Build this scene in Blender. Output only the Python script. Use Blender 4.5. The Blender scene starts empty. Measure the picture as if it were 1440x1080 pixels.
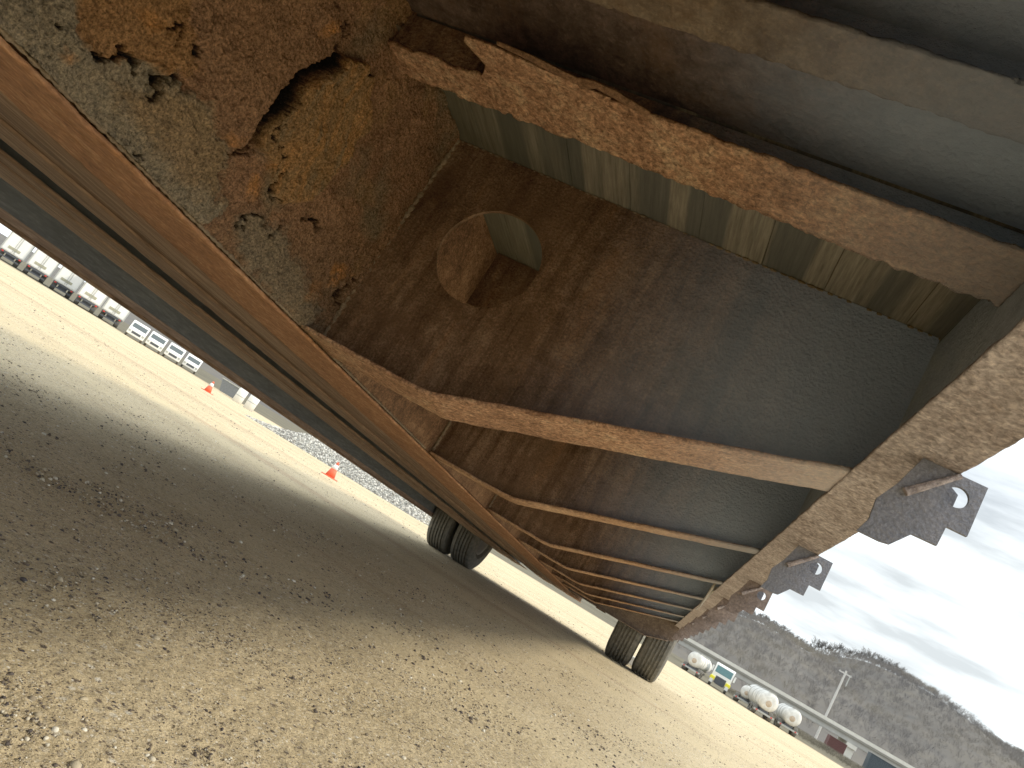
import bpy, bmesh, math, random
import numpy as np
from mathutils import Vector, Matrix, Euler, noise as mn
random.seed(7); rng = np.random.default_rng(7)
R = math.radians
sc = bpy.context.scene
col = sc.collection

# ------------------------------------------------------------------ camera geometry
F = 1050.0; CX, CY = 720.0, 540.0
CX_ = np.array([0.84504184, 0.44001816, -0.3037899])      # world X in camera axes (right, down, forward)
CY_ = np.array([0.17182522, 0.31454799, 0.93356074])      # world Y (along the trailer)
CZ_ = np.array([0.50634019, -0.84109665, 0.19019999])     # world Z (up)
PITCH = R(-1.74554)
HC = 0.37                                                 # camera height above the ground
cam_d = bpy.data.cameras.new('camera'); cam = bpy.data.objects.new('camera', cam_d); col.objects.link(cam)
M = Matrix(((CX_[0], -CX_[1], -CX_[2], 0), (CY_[0], -CY_[1], -CY_[2], 0), (CZ_[0], -CZ_[1], -CZ_[2], HC), (0, 0, 0, 1)))
cam.matrix_world = M
cam_d.sensor_width = 36; cam_d.lens = 36*F/1440; cam_d.clip_start = 0.01; cam_d.clip_end = 8000
sc.camera = cam

def ray(px, py):
    r = np.array([px-CX, py-CY, F]); return np.array([r@CX_, r@CY_, r@CZ_])
cp, sp = math.cos(PITCH), math.sin(PITCH)
def to_car(v):      # world offset from the lens -> trailer axes
    return np.array([v[0], cp*v[1]+sp*v[2], -sp*v[1]+cp*v[2]])
def to_world(v):
    return np.array([v[0], cp*v[1]-sp*v[2], sp*v[1]+cp*v[2]])
def car_ray(px, py): return to_car(ray(px, py))
def ground_z(x, y):
    r = math.hypot(x, y); return -0.0128*max(0.0, min(r, 86.0)-8.0)
def ground_at(px, py):
    d = ray(px, py); t = 0.0
    lo, hi = 0.0, 4000.0/np.linalg.norm(d)
    f = lambda t: HC+d[2]*t-ground_z(d[0]*t, d[1]*t)
    for _ in range(60):
        m = (lo+hi)/2
        if f(m) > 0: lo = m
        else: hi = m
    return Vector((d[0]*hi, d[1]*hi, ground_z(d[0]*hi, d[1]*hi)))
def at_y(px, py, Y):
    d = ray(px, py); t = Y/d[1]; return Vector((d[0]*t, Y, HC+d[2]*t))

# ------------------------------------------------------------------ scene helpers
def tag(o, label=None, cat=None, group=None, kind=None):
    if label: o['label'] = label
    if cat: o['category'] = cat
    if group: o['group'] = group
    if kind: o['kind'] = kind
    return o
def empty(name, loc=(0, 0, 0), rot=(0, 0, 0)):
    o = bpy.data.objects.new(name, None); col.objects.link(o); o.location = loc; o.rotation_euler = rot; return o
def mesh_obj(name, verts, faces, mat, parent=None, smooth=False, off=None):
    me = bpy.data.meshes.new(name)
    if off is not None: verts = [(v[0]-off[0], v[1]-off[1], v[2]-off[2]) for v in verts]
    me.from_pydata([tuple(map(float, v)) for v in verts], [], faces); me.update()
    if smooth: me.polygons.foreach_set('use_smooth', [True]*len(me.polygons))
    me.materials.append(mat)
    o = bpy.data.objects.new(name, me); col.objects.link(o)
    if parent: o.parent = parent
    return o
def fast_mesh(name, V, Fc, mat):
    k = Fc.shape[1]; me = bpy.data.meshes.new(name); me.vertices.add(len(V)); me.vertices.foreach_set('co', V.astype(np.float32).ravel())
    me.loops.add(Fc.size); me.loops.foreach_set('vertex_index', Fc.ravel().astype(np.int32))
    me.polygons.add(len(Fc)); me.polygons.foreach_set('loop_start', np.arange(0, Fc.size, k, dtype=np.int32)); me.polygons.foreach_set('loop_total', np.full(len(Fc), k, np.int32))
    me.update(calc_edges=True); me.materials.append(mat); o = bpy.data.objects.new(name, me); col.objects.link(o); return o
class MB:
    def __init__(s): s.v = []; s.f = []
    def box(s, a, b, M=None):
        n = len(s.v)
        for z in (a[2], b[2]):
            for x, y in ((a[0], a[1]), (b[0], a[1]), (b[0], b[1]), (a[0], b[1])):
                p = Vector((x, y, z)); s.v.append(M@p if M else p)
        for q in ((3, 2, 1, 0), (4, 5, 6, 7), (0, 1, 5, 4), (1, 2, 6, 5), (2, 3, 7, 6), (3, 0, 4, 7)): s.f.append([n+i for i in q])
        return s
    def tube(s, p, q, r0, r1=None, n=10, cap=True):
        p, q = Vector(p), Vector(q); r1 = r0 if r1 is None else r1
        d = (q-p).normalized(); a = d.orthogonal().normalized(); b = d.cross(a); k = len(s.v)
        for c, r in ((p, r0), (q, r1)):
            for i in range(n):
                t = 2*math.pi*i/n; s.v.append(c+a*math.cos(t)*r+b*math.sin(t)*r)
        for i in range(n): s.f.append([k+i, k+(i+1) % n, k+n+(i+1) % n, k+n+i])
        if cap: s.f.append([k+i for i in range(n)][::-1]); s.f.append([k+n+i for i in range(n)])
        return s
    def prism(s, pts, axis, a, b):
        # extrude a 2-D outline along an axis
        def P(u, v, w): return {'x': (w, u, v), 'y': (u, w, v), 'z': (u, v, w)}[axis]
        n = len(pts); k = len(s.v)
        for w in (a, b):
            for u, v in pts: s.v.append(Vector(P(u, v, w)))
        s.f.append([k+i for i in range(n)][::-1]); s.f.append([k+n+i for i in range(n)])
        for i in range(n): s.f.append([k+i, k+(i+1) % n, k+n+(i+1) % n, k+n+i])
        return s
    def lathe(s, prof, c, axis='x', n=32, closed=False):
        k = len(s.v); m = len(prof)
        for i in range(n):
            t = 2*math.pi*i/n
            for (w, r) in prof:
                u, v = r*math.cos(t), r*math.sin(t)
                p = {'x': (w, u, v), 'y': (u, w, v), 'z': (u, v, w)}[axis]
                s.v.append(Vector(p)+Vector(c))
        for i in range(n):
            j = (i+1) % n
            for a in range(m if closed else m-1):
                b = (a+1) % m
                s.f.append([k+i*m+a, k+i*m+b, k+j*m+b, k+j*m+a])
        return s
    def build(s, name, mat, parent=None, smooth=False, off=None, bevel=0):
        o = mesh_obj(name, s.v, s.f, mat, parent, smooth, off)
        bm = bmesh.new(); bm.from_mesh(o.data); bmesh.ops.recalc_face_normals(bm, faces=bm.faces); bm.to_mesh(o.data); bm.free()
        if bevel:
            m = o.modifiers.new('bevel', 'BEVEL'); m.width = bevel; m.segments = 2; m.limit_method = 'ANGLE'
        return o

def fbm(P, scale, oct=4, seed=0.0):
    # vectorised value noise, P: (n,3)
    out = np.zeros(len(P)); amp = 1.0; tot = 0
    for o in range(oct):
        Q = P*scale*(2**o)+seed*17.3+o*5.1
        I = np.floor(Q).astype(np.int64); f = Q-I; f = f*f*(3-2*f)
        def h(dx, dy, dz):
            a = (I[:, 0]+dx)*73856093 ^ (I[:, 1]+dy)*19349663 ^ (I[:, 2]+dz)*83492791
            a = (a ^ (a >> 13))*1274126177 & 0xffffffff
            return ((a ^ (a >> 16)) & 0xffff)/65535.0
        v = 0
        for dx in (0, 1):
            for dy in (0, 1):
                for dz in (0, 1):
                    w = (f[:, 0] if dx else 1-f[:, 0])*(f[:, 1] if dy else 1-f[:, 1])*(f[:, 2] if dz else 1-f[:, 2])
                    v = v+w*h(dx, dy, dz)
        out += amp*v; tot += amp; amp *= 0.5
    return out/tot

# ------------------------------------------------------------------ materials
class NT:
    def __init__(s, name):
        s.m = bpy.data.materials.new(name); s.m.use_nodes = True; s.t = s.m.node_tree; s.n = s.t.nodes
        s.b = s.n['Principled BSDF']; s.l = s.t.links
    def node(s, ty, **k):
        n = s.n.new(ty)
        for a, v in k.items(): setattr(n, a, v)
        return n
    def link(s, a, b): s.l.new(a, b)
    def coord(s, which='Object', scale=(1, 1, 1)):
        tc = s.node('ShaderNodeTexCoord'); mp = s.node('ShaderNodeMapping'); mp.inputs['Scale'].default_value = scale
        s.link(tc.outputs[which], mp.inputs[0]); return mp.outputs[0]
    def noise(s, vec, scale, detail=6, rough=0.6, dist=0.0):
        n = s.node('ShaderNodeTexNoise'); n.inputs['Scale'].default_value = scale; n.inputs['Detail'].default_value = detail
        n.inputs['Roughness'].default_value = rough; n.inputs['Distortion'].default_value = dist
        s.link(vec, n.inputs['Vector']); return n.outputs['Fac']
    def vor(s, vec, scale, feature='F1', out='Distance'):
        n = s.node('ShaderNodeTexVoronoi'); n.feature = feature; n.inputs['Scale'].default_value = scale; s.link(vec, n.inputs['Vector']); return n.outputs[out]
    def ramp(s, fac, stops, interp='LINEAR'):
        r = s.node('ShaderNodeValToRGB'); r.color_ramp.interpolation = interp; e = r.color_ramp.elements
        while len(e) < len(stops): e.new(0.5)
        for i, (p, c) in enumerate(stops):
            e[i].position = p; e[i].color = (c, c, c, 1) if isinstance(c, (int, float)) else (*c, 1)
        s.link(fac, r.inputs[0]); return r.outputs[0]
    def mix(s, fac, a, b, mode='MIX'):
        m = s.node('ShaderNodeMix'); m.data_type = 'RGBA'; m.blend_type = mode
        for i, v in ((0, fac), (6, a), (7, b)):
            if hasattr(v, 'is_output') or isinstance(v, bpy.types.NodeSocket): s.link(v, m.inputs[i])
            elif isinstance(v, (int, float)) and i == 0: m.inputs[0].default_value = v
            else: m.inputs[i].default_value = (*v, 1)
        return m.outputs[2]
    def math(s, op, a, b=0.0, clamp=False):
        m = s.node('ShaderNodeMath'); m.operation = op; m.use_clamp = clamp
        for i, v in ((0, a), (1, b)):
            if isinstance(v, bpy.types.NodeSocket): s.link(v, m.inputs[i])
            else: m.inputs[i].default_value = v
        return m.outputs[0]
    def bump(s, h, strength=0.5, dist=0.01, normal=None):
        b = s.node('ShaderNodeBump'); b.inputs['Strength'].default_value = strength; b.inputs['Distance'].default_value = dist
        s.link(h, b.inputs['Height'])
        if normal: s.link(normal, b.inputs['Normal'])
        return b.outputs[0]
    def done(s, color, rough=0.9, normal=None, metal=0.0, spec=0.2):
        for k, v in (('Base Color', color), ('Roughness', rough), ('Metallic', metal), ('Specular IOR Level', spec)):
            if isinstance(v, bpy.types.NodeSocket): s.link(v, s.b.inputs[k])
            elif isinstance(v, tuple): s.b.inputs[k].default_value = (*v, 1)
            else: s.b.inputs[k].default_value = v
        if normal: s.link(normal, s.b.inputs['Normal'])
        return s.m

def flat_mat(name, c, rough=0.6, metal=0.0, var=0.25, scale=6.0, spec=0.3):
    s = NT(name); v = s.coord(); n = s.noise(v, scale, 5)
    c1 = tuple(x*(1-var) for x in c); c2 = tuple(min(1, x*(1+var)) for x in c)
    return s.done(s.ramp(n, [(0.3, c1), (0.7, c2)]), rough, None, metal, spec)

GAIN = 1.75
def rust_mat(name, dark, mid, light, blue=0.0, grain=260.0, bumps=0.9, stretch=(1, 1, 1), patch=6.0, orange=None, hazecol=(0.165, 0.215, 0.30), x0=-0.35, x1=0.2, speck=0.6, attr=False, pitamt=0.25, mottle=0.0, streak=0.0):
    s = NT(name); v = s.coord('Object', stretch)
    dark, mid, light = (tuple(min(0.62, x*GAIN) for x in q) for q in (dark, mid, light)); hazecol = tuple(min(0.7, x*2.3) for x in hazecol)
    big = s.noise(v, patch, 6, 0.65, 0.6); medn = s.noise(v, patch*6, 6, 0.7, 0.3)
    fine = s.noise(v, grain, 4, 0.75); cell = s.vor(v, grain*0.55)
    fac = s.math('ADD', s.math('MULTIPLY', big, 0.5), s.math('MULTIPLY', medn, 0.5))
    c = s.ramp(fac, [(0.34, dark), (0.5, mid), (0.66, light)])
    if attr:
        a = s.node('ShaderNodeVertexColor'); a.layer_name = 'tone'
        tn = s.mix(1.0, a.outputs[0], (2.2, 2.1, 2.0), 'MULTIPLY')
        c = s.mix(0.8, c, tn)
        c = s.mix(a.outputs['Alpha'], (0.008, 0.006, 0.005), c)  # blackens the crack gaps: their shade is put into the colour
        c = s.mix(0.55, c, s.ramp(medn, [(0.3, (0.5, 0.5, 0.5)), (0.7, (1.0, 0.96, 0.9))]), 'MULTIPLY')
    if orange:
        om = s.ramp(s.noise(v, patch*2.3, 7, 0.7, 1.0), [(0.53, 0.0), (0.66, 1.0)])
        c = s.mix(s.math('MULTIPLY', om, 0.75), c, orange)
    g = s.ramp(fine, [(0.32, (1-speck,)*3), (0.5, (0.9,)*3), (0.68, (1.0+speck, 1.0+speck*0.9, 1.0+speck*0.75))])
    c = s.mix(1.0, c, g, 'MULTIPLY')
    if mottle:
        mo = s.noise(v, 105, 5, 0.7, 0.5); c = s.mix(mottle, c, s.ramp(mo, [(0.36, (0.30, 0.27, 0.26)), (0.52, (1.08, 1.05, 1.0))]), 'MULTIPLY')
    if streak:
        v2 = s.coord('Object', (9, 9, 0.9)); st = s.noise(v2, 3.0, 5, 0.65, 0.5); pt = s.noise(v, 4.5, 7, 0.7, 0.8)
        c = s.mix(streak, c, s.ramp(st, [(0.36, (0.42, 0.36, 0.32)), (0.55, (1.1, 1.08, 1.05)), (0.72, (1.35, 1.15, 0.95))]), 'MULTIPLY')
        c = s.mix(s.math('MULTIPLY', s.ramp(pt, [(0.52, 0.0), (0.60, 1.0)]), streak*0.6), c, (0.13, 0.075, 0.045))
    # pale grit
    pit = s.ramp(cell, [(0.0, 1.0), (0.16, 0.0)])
    c = s.mix(s.math('MULTIPLY', pit, pitamt), c, tuple(min(1, x*1.9+0.05) for x in light))
    if blue > 0:  # bluish glare haze painted into the colour, stronger towards the right rail
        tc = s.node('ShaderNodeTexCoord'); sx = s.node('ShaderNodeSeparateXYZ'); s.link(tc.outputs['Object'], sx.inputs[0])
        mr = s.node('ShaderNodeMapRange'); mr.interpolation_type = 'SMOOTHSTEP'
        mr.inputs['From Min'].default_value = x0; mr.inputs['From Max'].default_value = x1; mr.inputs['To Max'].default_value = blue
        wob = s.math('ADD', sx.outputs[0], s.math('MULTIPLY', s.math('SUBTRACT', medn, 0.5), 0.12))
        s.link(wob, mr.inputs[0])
        c = s.mix(mr.outputs[0], c, hazecol)
    h = s.math('ADD', s.math('MULTIPLY', fine, 0.6), s.math('ADD', s.math('MULTIPLY', medn, 1.0), s.math('MULTIPLY', cell, 0.35)))
    return s.done(c, 0.92, s.bump(h, bumps, 0.006), 0.0, 0.15)

DK, MD, LT = (0.045, 0.025, 0.016), (0.115, 0.062, 0.036), (0.20, 0.115, 0.065)
OFF = (-1.085, 0.0, -0.37)   # trailer origin (on the ground, middle) in trailer axes measured from the lens
m_web = rust_mat('scaling_rust', DK, MD, LT, grain=260, bumps=1.4, attr=True, speck=0.75, mottle=0.5)
m_beam = rust_mat('beam_rust', DK, MD, LT, grain=200)
m_orange = rust_mat('orange_rust', (0.13, 0.062, 0.036), (0.24, 0.115, 0.060), (0.38, 0.20, 0.11), grain=160, stretch=(1, 0.4, 1), patch=14, orange=(0.34, 0.15, 0.06), speck=0.35)
m_layer = rust_mat('layered_rust', (0.07, 0.046, 0.034), (0.17, 0.108, 0.074), (0.30, 0.215, 0.155), grain=120, stretch=(3.5, 0.12, 1), patch=9, speck=0.4)
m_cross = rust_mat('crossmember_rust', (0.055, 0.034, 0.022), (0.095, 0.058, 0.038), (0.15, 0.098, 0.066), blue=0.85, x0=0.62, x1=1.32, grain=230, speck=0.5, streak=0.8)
m_bolster = rust_mat('bolster_rust', (0.06, 0.042, 0.034), (0.10, 0.075, 0.06), (0.15, 0.115, 0.09), grain=150, speck=0.3)
m_flange = rust_mat('flange_rust', (0.13, 0.066, 0.040), (0.26, 0.145, 0.090), (0.40, 0.25, 0.16), mottle=0.75, blue=0.75, x0=0.85, x1=1.35, grain=150, bumps=1.3, speck=0.6, hazecol=(0.19, 0.19, 0.205))
m_flange2 = rust_mat('tan_flange_rust', (0.13, 0.072, 0.042), (0.25, 0.145, 0.085), (0.38, 0.235, 0.145), blue=0.85, x0=0.85, x1=1.26, grain=90, speck=0.4, mottle=0.5, hazecol=(0.075, 0.085, 0.10))
m_rail = rust_mat('side_rail_rust', (0.12, 0.095, 0.092), (0.215, 0.185, 0.187), (0.32, 0.285, 0.295), mottle=0.35, blue=0.0, grain=120, stretch=(1, 1, 1), patch=10, bumps=1.0, speck=0.45)
m_skirt = rust_mat('blue_grey_paint', (0.085, 0.095, 0.115), (0.12, 0.135, 0.16), (0.17, 0.19, 0.22), grain=120, stretch=(1, 0.15, 1), patch=5, speck=0.15)
m_slot = flat_mat('dark_slot_shade', (0.13, 0.14, 0.155), 0.8)  # shade inside the open slot, put into the colour of its webs
m_weld = rust_mat('rusted_weld', (0.08, 0.06, 0.042), (0.14, 0.105, 0.072), (0.20, 0.15, 0.10), grain=200, speck=0.4)
m_brk2 = rust_mat('far_bracket_rust', (0.075, 0.058, 0.052), (0.12, 0.092, 0.082), (0.17, 0.135, 0.12), grain=120, speck=0.4)
m_pink = rust_mat('faded_primer', (0.16, 0.11, 0.095), (0.24, 0.175, 0.15), (0.32, 0.25, 0.22), grain=100, stretch=(1, 0.1, 1), speck=0.3)
m_brk = rust_mat('bracket_steel', (0.095, 0.10, 0.12), (0.115, 0.12, 0.145), (0.14, 0.14, 0.16), grain=260, patch=5, speck=0.3, pitamt=0.06)

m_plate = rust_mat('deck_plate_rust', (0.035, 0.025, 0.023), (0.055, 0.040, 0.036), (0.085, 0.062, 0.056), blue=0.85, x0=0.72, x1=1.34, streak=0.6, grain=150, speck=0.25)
m_tie2 = rust_mat('worn_tie_hazed', (0.055, 0.040, 0.030), (0.082, 0.062, 0.047), (0.115, 0.09, 0.07), blue=0.6, x0=0.8, x1=1.36, streak=0.5, grain=150, speck=0.25)  # worn brown steel with glare haze painted in towards the right
def wood_mat():
    s = NT('weathered_deck_boards'); v = s.coord('Object', (1, 0.05, 1)); g = s.noise(v, 160, 6, 0.7)
    v2 = s.coord('Object', (1, 0.02, 1)); w = s.noise(v2, 14, 2)
    c = s.ramp(g, [(0.3, (0.13, 0.118, 0.10)), (0.55, (0.27, 0.245, 0.20)), (0.75, (0.42, 0.385, 0.32))])
    c = s.mix(s.ramp(w, [(0.46, 0.0), (0.54, 0.75)]), c, (0.075, 0.085, 0.09))
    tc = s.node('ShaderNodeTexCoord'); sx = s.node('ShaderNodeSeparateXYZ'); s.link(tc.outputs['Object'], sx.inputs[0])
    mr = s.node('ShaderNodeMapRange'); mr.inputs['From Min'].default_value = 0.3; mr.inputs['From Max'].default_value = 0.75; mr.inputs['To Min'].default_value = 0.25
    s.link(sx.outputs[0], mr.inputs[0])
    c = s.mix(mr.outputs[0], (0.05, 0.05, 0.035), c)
    return s.done(c, 0.9, s.bump(g, 0.4, 0.004))
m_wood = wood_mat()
m_tyre = (lambda s: s.done(s.ramp(s.noise(s.coord(), 30, 6), [(0.3, (0.07, 0.069, 0.064)), (0.7, (0.16, 0.15, 0.13))]), 0.85, s.bump(s.noise(s.coord(), 140), 0.3, 0.003)))(NT('dusty_rubber'))
m_rim = flat_mat('grey_rim_paint', (0.30, 0.29, 0.27), 0.6)
m_strap = flat_mat('dirty_webbing', (0.42, 0.38, 0.32), 0.9)

# ------------------------------------------------------------------ trailer
trailer = empty('flatbed_trailer', tuple(np.array([0, 0, HC])+to_world(np.array(OFF))), (PITCH, 0, 0))
tag(trailer, 'rusty flatbed trailer seen from underneath with flaking main beam and dual rear tyres', 'trailer')
XW = -0.82; ZD = 0.73; ZB = 0.196
Y0, Y1 = -2.6, 8.75
def part(mb, name, mat, smooth=False, bevel=0, parent=None):
    return mb.build(name, mat, parent or trailer, smooth, OFF, bevel)

def seg_d(P, a, b):
    a = np.array(a, float); b = np.array(b, float); ab = b-a
    t = np.clip(((P-a)@ab)/(ab@ab), 0, 1); return np.linalg.norm(P-(a+t[:, None]*ab), axis=1)
def line_d(P, pts): return np.min([seg_d(P, pts[i], pts[i+1]) for i in range(len(pts)-1)], axis=0)
def inside(P, pts):
    c = np.zeros(len(P), bool); n = len(pts)
    for i in range(n):
        x1, y1 = pts[i]; x2, y2 = pts[(i+1) % n]
        if y1 == y2: continue
        k = ((y1 > P[:, 1]) != (y2 > P[:, 1])) & (P[:, 0] < (x2-x1)*(P[:, 1]-y1)/(y2-y1)+x1); c ^= k
    return c
def poly_sd(P, pts):     # positive inside
    d = line_d(P, list(pts)+[pts[0]]); return np.where(inside(P, pts), d, -d)

def web_plate():
    # near face of the main beam web: a dense sheet with delaminated scale, cracks and lifted plates
    ya, yb, za, zb = 0.28, 1.296, ZB+0.001, ZD
    ny, nz = 620, 330
    yy, zz = np.meshgrid(np.linspace(ya, yb, ny), np.linspace(za, zb, nz), indexing='ij')
    y, z = yy.ravel(), zz.ravel()
    W = np.stack([np.full_like(y, XW), y, z], 1)
    wd = np.stack([W[:, 0], cp*W[:, 1]-sp*W[:, 2], sp*W[:, 1]+cp*W[:, 2]], 1)
    A = np.stack([CX_, CY_, CZ_])                 # rows: world axes in camera axes
    c = wd@A
    px = CX+F*c[:, 0]/np.maximum(c[:, 2], 1e-3); py = CY+F*c[:, 1]/np.maximum(c[:, 2], 1e-3)
    P3 = np.stack([y, z, np.zeros_like(y)], 1)
    wx = (fbm(P3, 40, 4, 1)-0.5)*46+(fbm(P3, 170, 3, 5)-0.5)*16; wy = (fbm(P3, 40, 4, 2)-0.5)*46+(fbm(P3, 170, 3, 6)-0.5)*16
    Q = np.stack([px+wx, py+wy], 1); Qs = np.stack([px+wx*0.3, py+wy*0.3], 1)
    h = (fbm(P3, 12, 4, 3)-0.5)*0.010+(fbm(P3, 220, 3, 4)-0.5)*0.0050+(fbm(P3, 60, 4, 44)-0.5)*0.004
    def base(c): return np.array(c, float)
    lay = fbm(P3, 16, 5, 51); lay2 = fbm(P3, 28, 4, 57); step = 0
    for src_, th in ((lay, 0.47), (lay, 0.56), (lay2, 0.50), (lay2, 0.60)): step = step+np.clip((src_-th)*90, 0, 1)
    h = h+step*0.0026
    tone = np.tile(base((0.148, 0.086, 0.056)), (len(y), 1))
    def blend(mask, c): 
        nonlocal tone
        tone = tone*(1-mask[:, None])+base(c)*mask[:, None]
    def region(pts, c, lift, soft=4.0, edge=None, src=Q):
        nonlocal h
        sd = poly_sd(src, pts); m = np.clip(sd/soft*0.5+0.5, 0, 1); h = h+lift*m; blend(m, c)
        if edge is not None:
            e = np.exp(-(sd/3.0)**2); blend(e*0.6, edge)
        return sd, m
    n1 = fbm(P3, 9, 4, 9); tone = tone*(0.84+0.09*step[:, None])
    blend(np.clip((n1-0.54)*6, 0, 0.6), (0.185, 0.115, 0.060))
    blend(np.clip((fbm(P3, 7, 4, 12)-0.56)*7, 0, 0.8), (0.105, 0.095, 0.072))
    # olive tint low on the web
    blend(np.clip((py-260)/150, 0, 1)*0.35, (0.135, 0.105, 0.070))
    # grey scale layer
    region([(-400, -300), (105, -60), (95, 40), (150, 78), (232, 92), (242, 112), (292, 150), (312, 205), (300, 300), (250, 330), (-400, 60)], (0.150, 0.140, 0.112), 0.007, 5)
    region([(105, -200), (255, -200), (258, 95), (215, 98), (160, 80), (100, 52)], (0.18, 0.10, 0.048), 0.011, 5)
    region([(150, 120), (240, 118), (300, 160), (312, 215), (300, 285), (230, 235)], (0.165, 0.125, 0.080), 0.004, 12)
    # thick granular layer in the middle
    region([(252, -300), (452, -300), (470, 45), (468, 78), (400, 120), (362, 165), (345, 200), (318, 202), (300, 165), (270, 122), (254, 70)], (0.165, 0.098, 0.064), 0.013, 4)
    # big loose plate, lifted along its upper edge
    plate = [(350, 196), (370, 160), (392, 130), (430, 100), (468, 70), (500, 84), (519, 108), (514, 180), (476, 228), (430, 278), (384, 282), (378, 230)]
    sd = poly_sd(Qs, plate); m = np.clip(sd/4+0.5, 0, 1)
    crack = [(330, 206), (345, 192), (362, 160), (388, 124), (425, 94), (458, 76), (474, 62)]
    dc = line_d(Qs, crack)
    h = h+m*(0.006+0.026*np.exp(-dc/45)); 
    st = fbm(np.stack([P3[:, 0]*1.0+P3[:, 1]*0.4, P3[:, 1]*0.25, P3[:, 2]], 1), 90, 4, 21)
    blend(m*0.85, (0.19, 0.120, 0.060)); blend(m*np.clip((st-0.50)*5, 0, 0.8), (0.28, 0.15, 0.062)); blend(m*np.clip((0.42-st)*5, 0, 0.7), (0.12, 0.10, 0.068))
    wdt = 9.5*np.clip(np.sin(np.clip((Qs[:, 1]-50)/165, 0, 1)*math.pi), 0.25, 1)**0.7; dcs = line_d(np.stack([px+wx*0.12, py+wy*0.12], 1), crack); w = np.clip(1-dcs/wdt, 0, 1); h = h-w**0.5*0.050; cav_shade = np.clip(w*7, 0, 1)  # gap along the lifted edge, its shade painted in as black
    # thin seams and ragged breaks, their shade painted in black
    for pts, wd_, dp in (([(118, 60), (135, 74), (160, 72), (182, 92)], 5, .02), ([(196, 128), (204, 110), (225, 103), (248, 113)], 6, .025), ([(222, 26), (238, 32), (248, 38), (228, 52)], 3, .012),
                         ([(308, 212), (330, 208), (352, 213)], 4, .016), ([(252, 60), (262, 66)], 4, .012), ([(380, 140), (383, 200), (388, 236)], 1.6, .006), ([(376, 274), (390, 258), (402, 242)], 2.5, .012),
                         ([(424, 308), (436, 318), (448, 316)], 4, .018), ([(334, 318), (345, 304), (370, 306)], 2.6, .014), ([(372, 332), (386, 324), (392, 320)], 4, .015), ([(500, 94), (508, 100), (512, 92)], 4, .015),
                         ([(478, 424), (484, 410), (494, 398)], 5, .03), ([(128, 176), (140, 186)], 4, .012), ([(176, 205), (186, 216)], 4, .012), ([(60, 30), (72, 36)], 4, .012), ([(470, 36), (486, 52)], 3, .012)):
        d = line_d(Q, pts); w = np.clip(1-d/wd_, 0, 1); h = h-w**0.6*dp; cav_shade = np.maximum(cav_shade, np.clip(w*2.0, 0, 0.92))
    # rough grey patch and orange bleeding
    sd, m = region([(330, 305), (365, 300), (402, 330), (420, 372), (452, 440), (430, 470), (360, 400), (328, 350)], (0.13, 0.115, 0.09), 0.006, 8)
    h = h+m*(fbm(P3, 130, 3, 31)-0.5)*0.012
    for (cx, cy, rr, am) in ((476, 385, 16, .9), (348, 262, 18, .8), (375, 228, 16, .7), (455, 36, 16, .9), (205, 20, 22, .7), (85, 78, 18, .6), (440, 410, 22, .4), (320, 190, 14, .6), (560, 430, 30, .4), (400, 210, 30, .35)):
        d = np.hypot(Q[:, 0]-cx, Q[:, 1]-cy); blend(np.clip(1-d/rr, 0, 1)*am, (0.34, 0.15, 0.045))
    verts = np.stack([XW+h, y, z], 1)-np.array(OFF)
    idx = np.arange(ny*nz).reshape(ny, nz)
    q = np.stack([idx[:-1, :-1], idx[1:, :-1], idx[1:, 1:], idx[:-1, 1:]], -1).reshape(-1, 4)
    me = bpy.data.meshes.new('beam_web'); me.vertices.add(len(verts)); me.vertices.foreach_set('co', verts.astype(np.float32).ravel())
    me.loops.add(q.size); me.loops.foreach_set('vertex_index', q.ravel().astype(np.int32))
    me.polygons.add(len(q)); me.polygons.foreach_set('loop_start', np.arange(0, q.size, 4, dtype=np.int32)); me.polygons.foreach_set('loop_total', np.full(len(q), 4, np.int32))
    me.update(calc_edges=True); me.polygons.foreach_set('use_smooth', [True]*len(q))
    a = me.color_attributes.new('tone', 'FLOAT_COLOR', 'POINT'); a.data.foreach_set('color', np.concatenate([tone*(1-cav_shade[:, None])+0.004*cav_shade[:, None], 1-cav_shade[:, None]], 1).astype(np.float32).ravel())
    me.materials.append(m_web)
    o = bpy.data.objects.new('beam_web', me); col.objects.link(o); o.parent = trailer
    tag(o, 'delaminated rusty web plate with a lifted scale and long black crack')
    return o
web_plate()

def rough_plate(name, us, vs, fn, mat, amp=0.0015, fscale=60, seed=0, thick=0.0, parent=None, smooth=True):
    # grid of a plate given fn(u,v)->(x,y,z), displaced by noise along its normal
    U, V = np.meshgrid(us, vs, indexing='ij'); P = fn(U.ravel(), V.ravel())
    P = np.stack(P, 1).astype(float); n, m = len(us), len(vs)
    G = P.reshape(n, m, 3); du = np.gradient(G, axis=0); dv = np.gradient(G, axis=1); N = np.cross(du, dv); N /= np.linalg.norm(N, axis=2, keepdims=True)+1e-12
    d = (fbm(P, fscale, 4, seed)-0.5)*2*amp+(fbm(P, fscale*4, 2, seed+3)-0.5)*amp
    G = G+N*d.reshape(n, m, 1)
    verts = (G.reshape(-1, 3)-np.array(OFF)).tolist(); idx = np.arange(n*m).reshape(n, m)
    faces = np.stack([idx[:-1, :-1], idx[1:, :-1], idx[1:, 1:], idx[:-1, 1:]], -1).reshape(-1, 4).tolist()
    o = mesh_obj(name, verts, faces, mat, parent or trailer, smooth)
    if thick:
        s = o.modifiers.new('solid', 'SOLIDIFY'); s.thickness = thick; s.offset = 0
    return o

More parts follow.
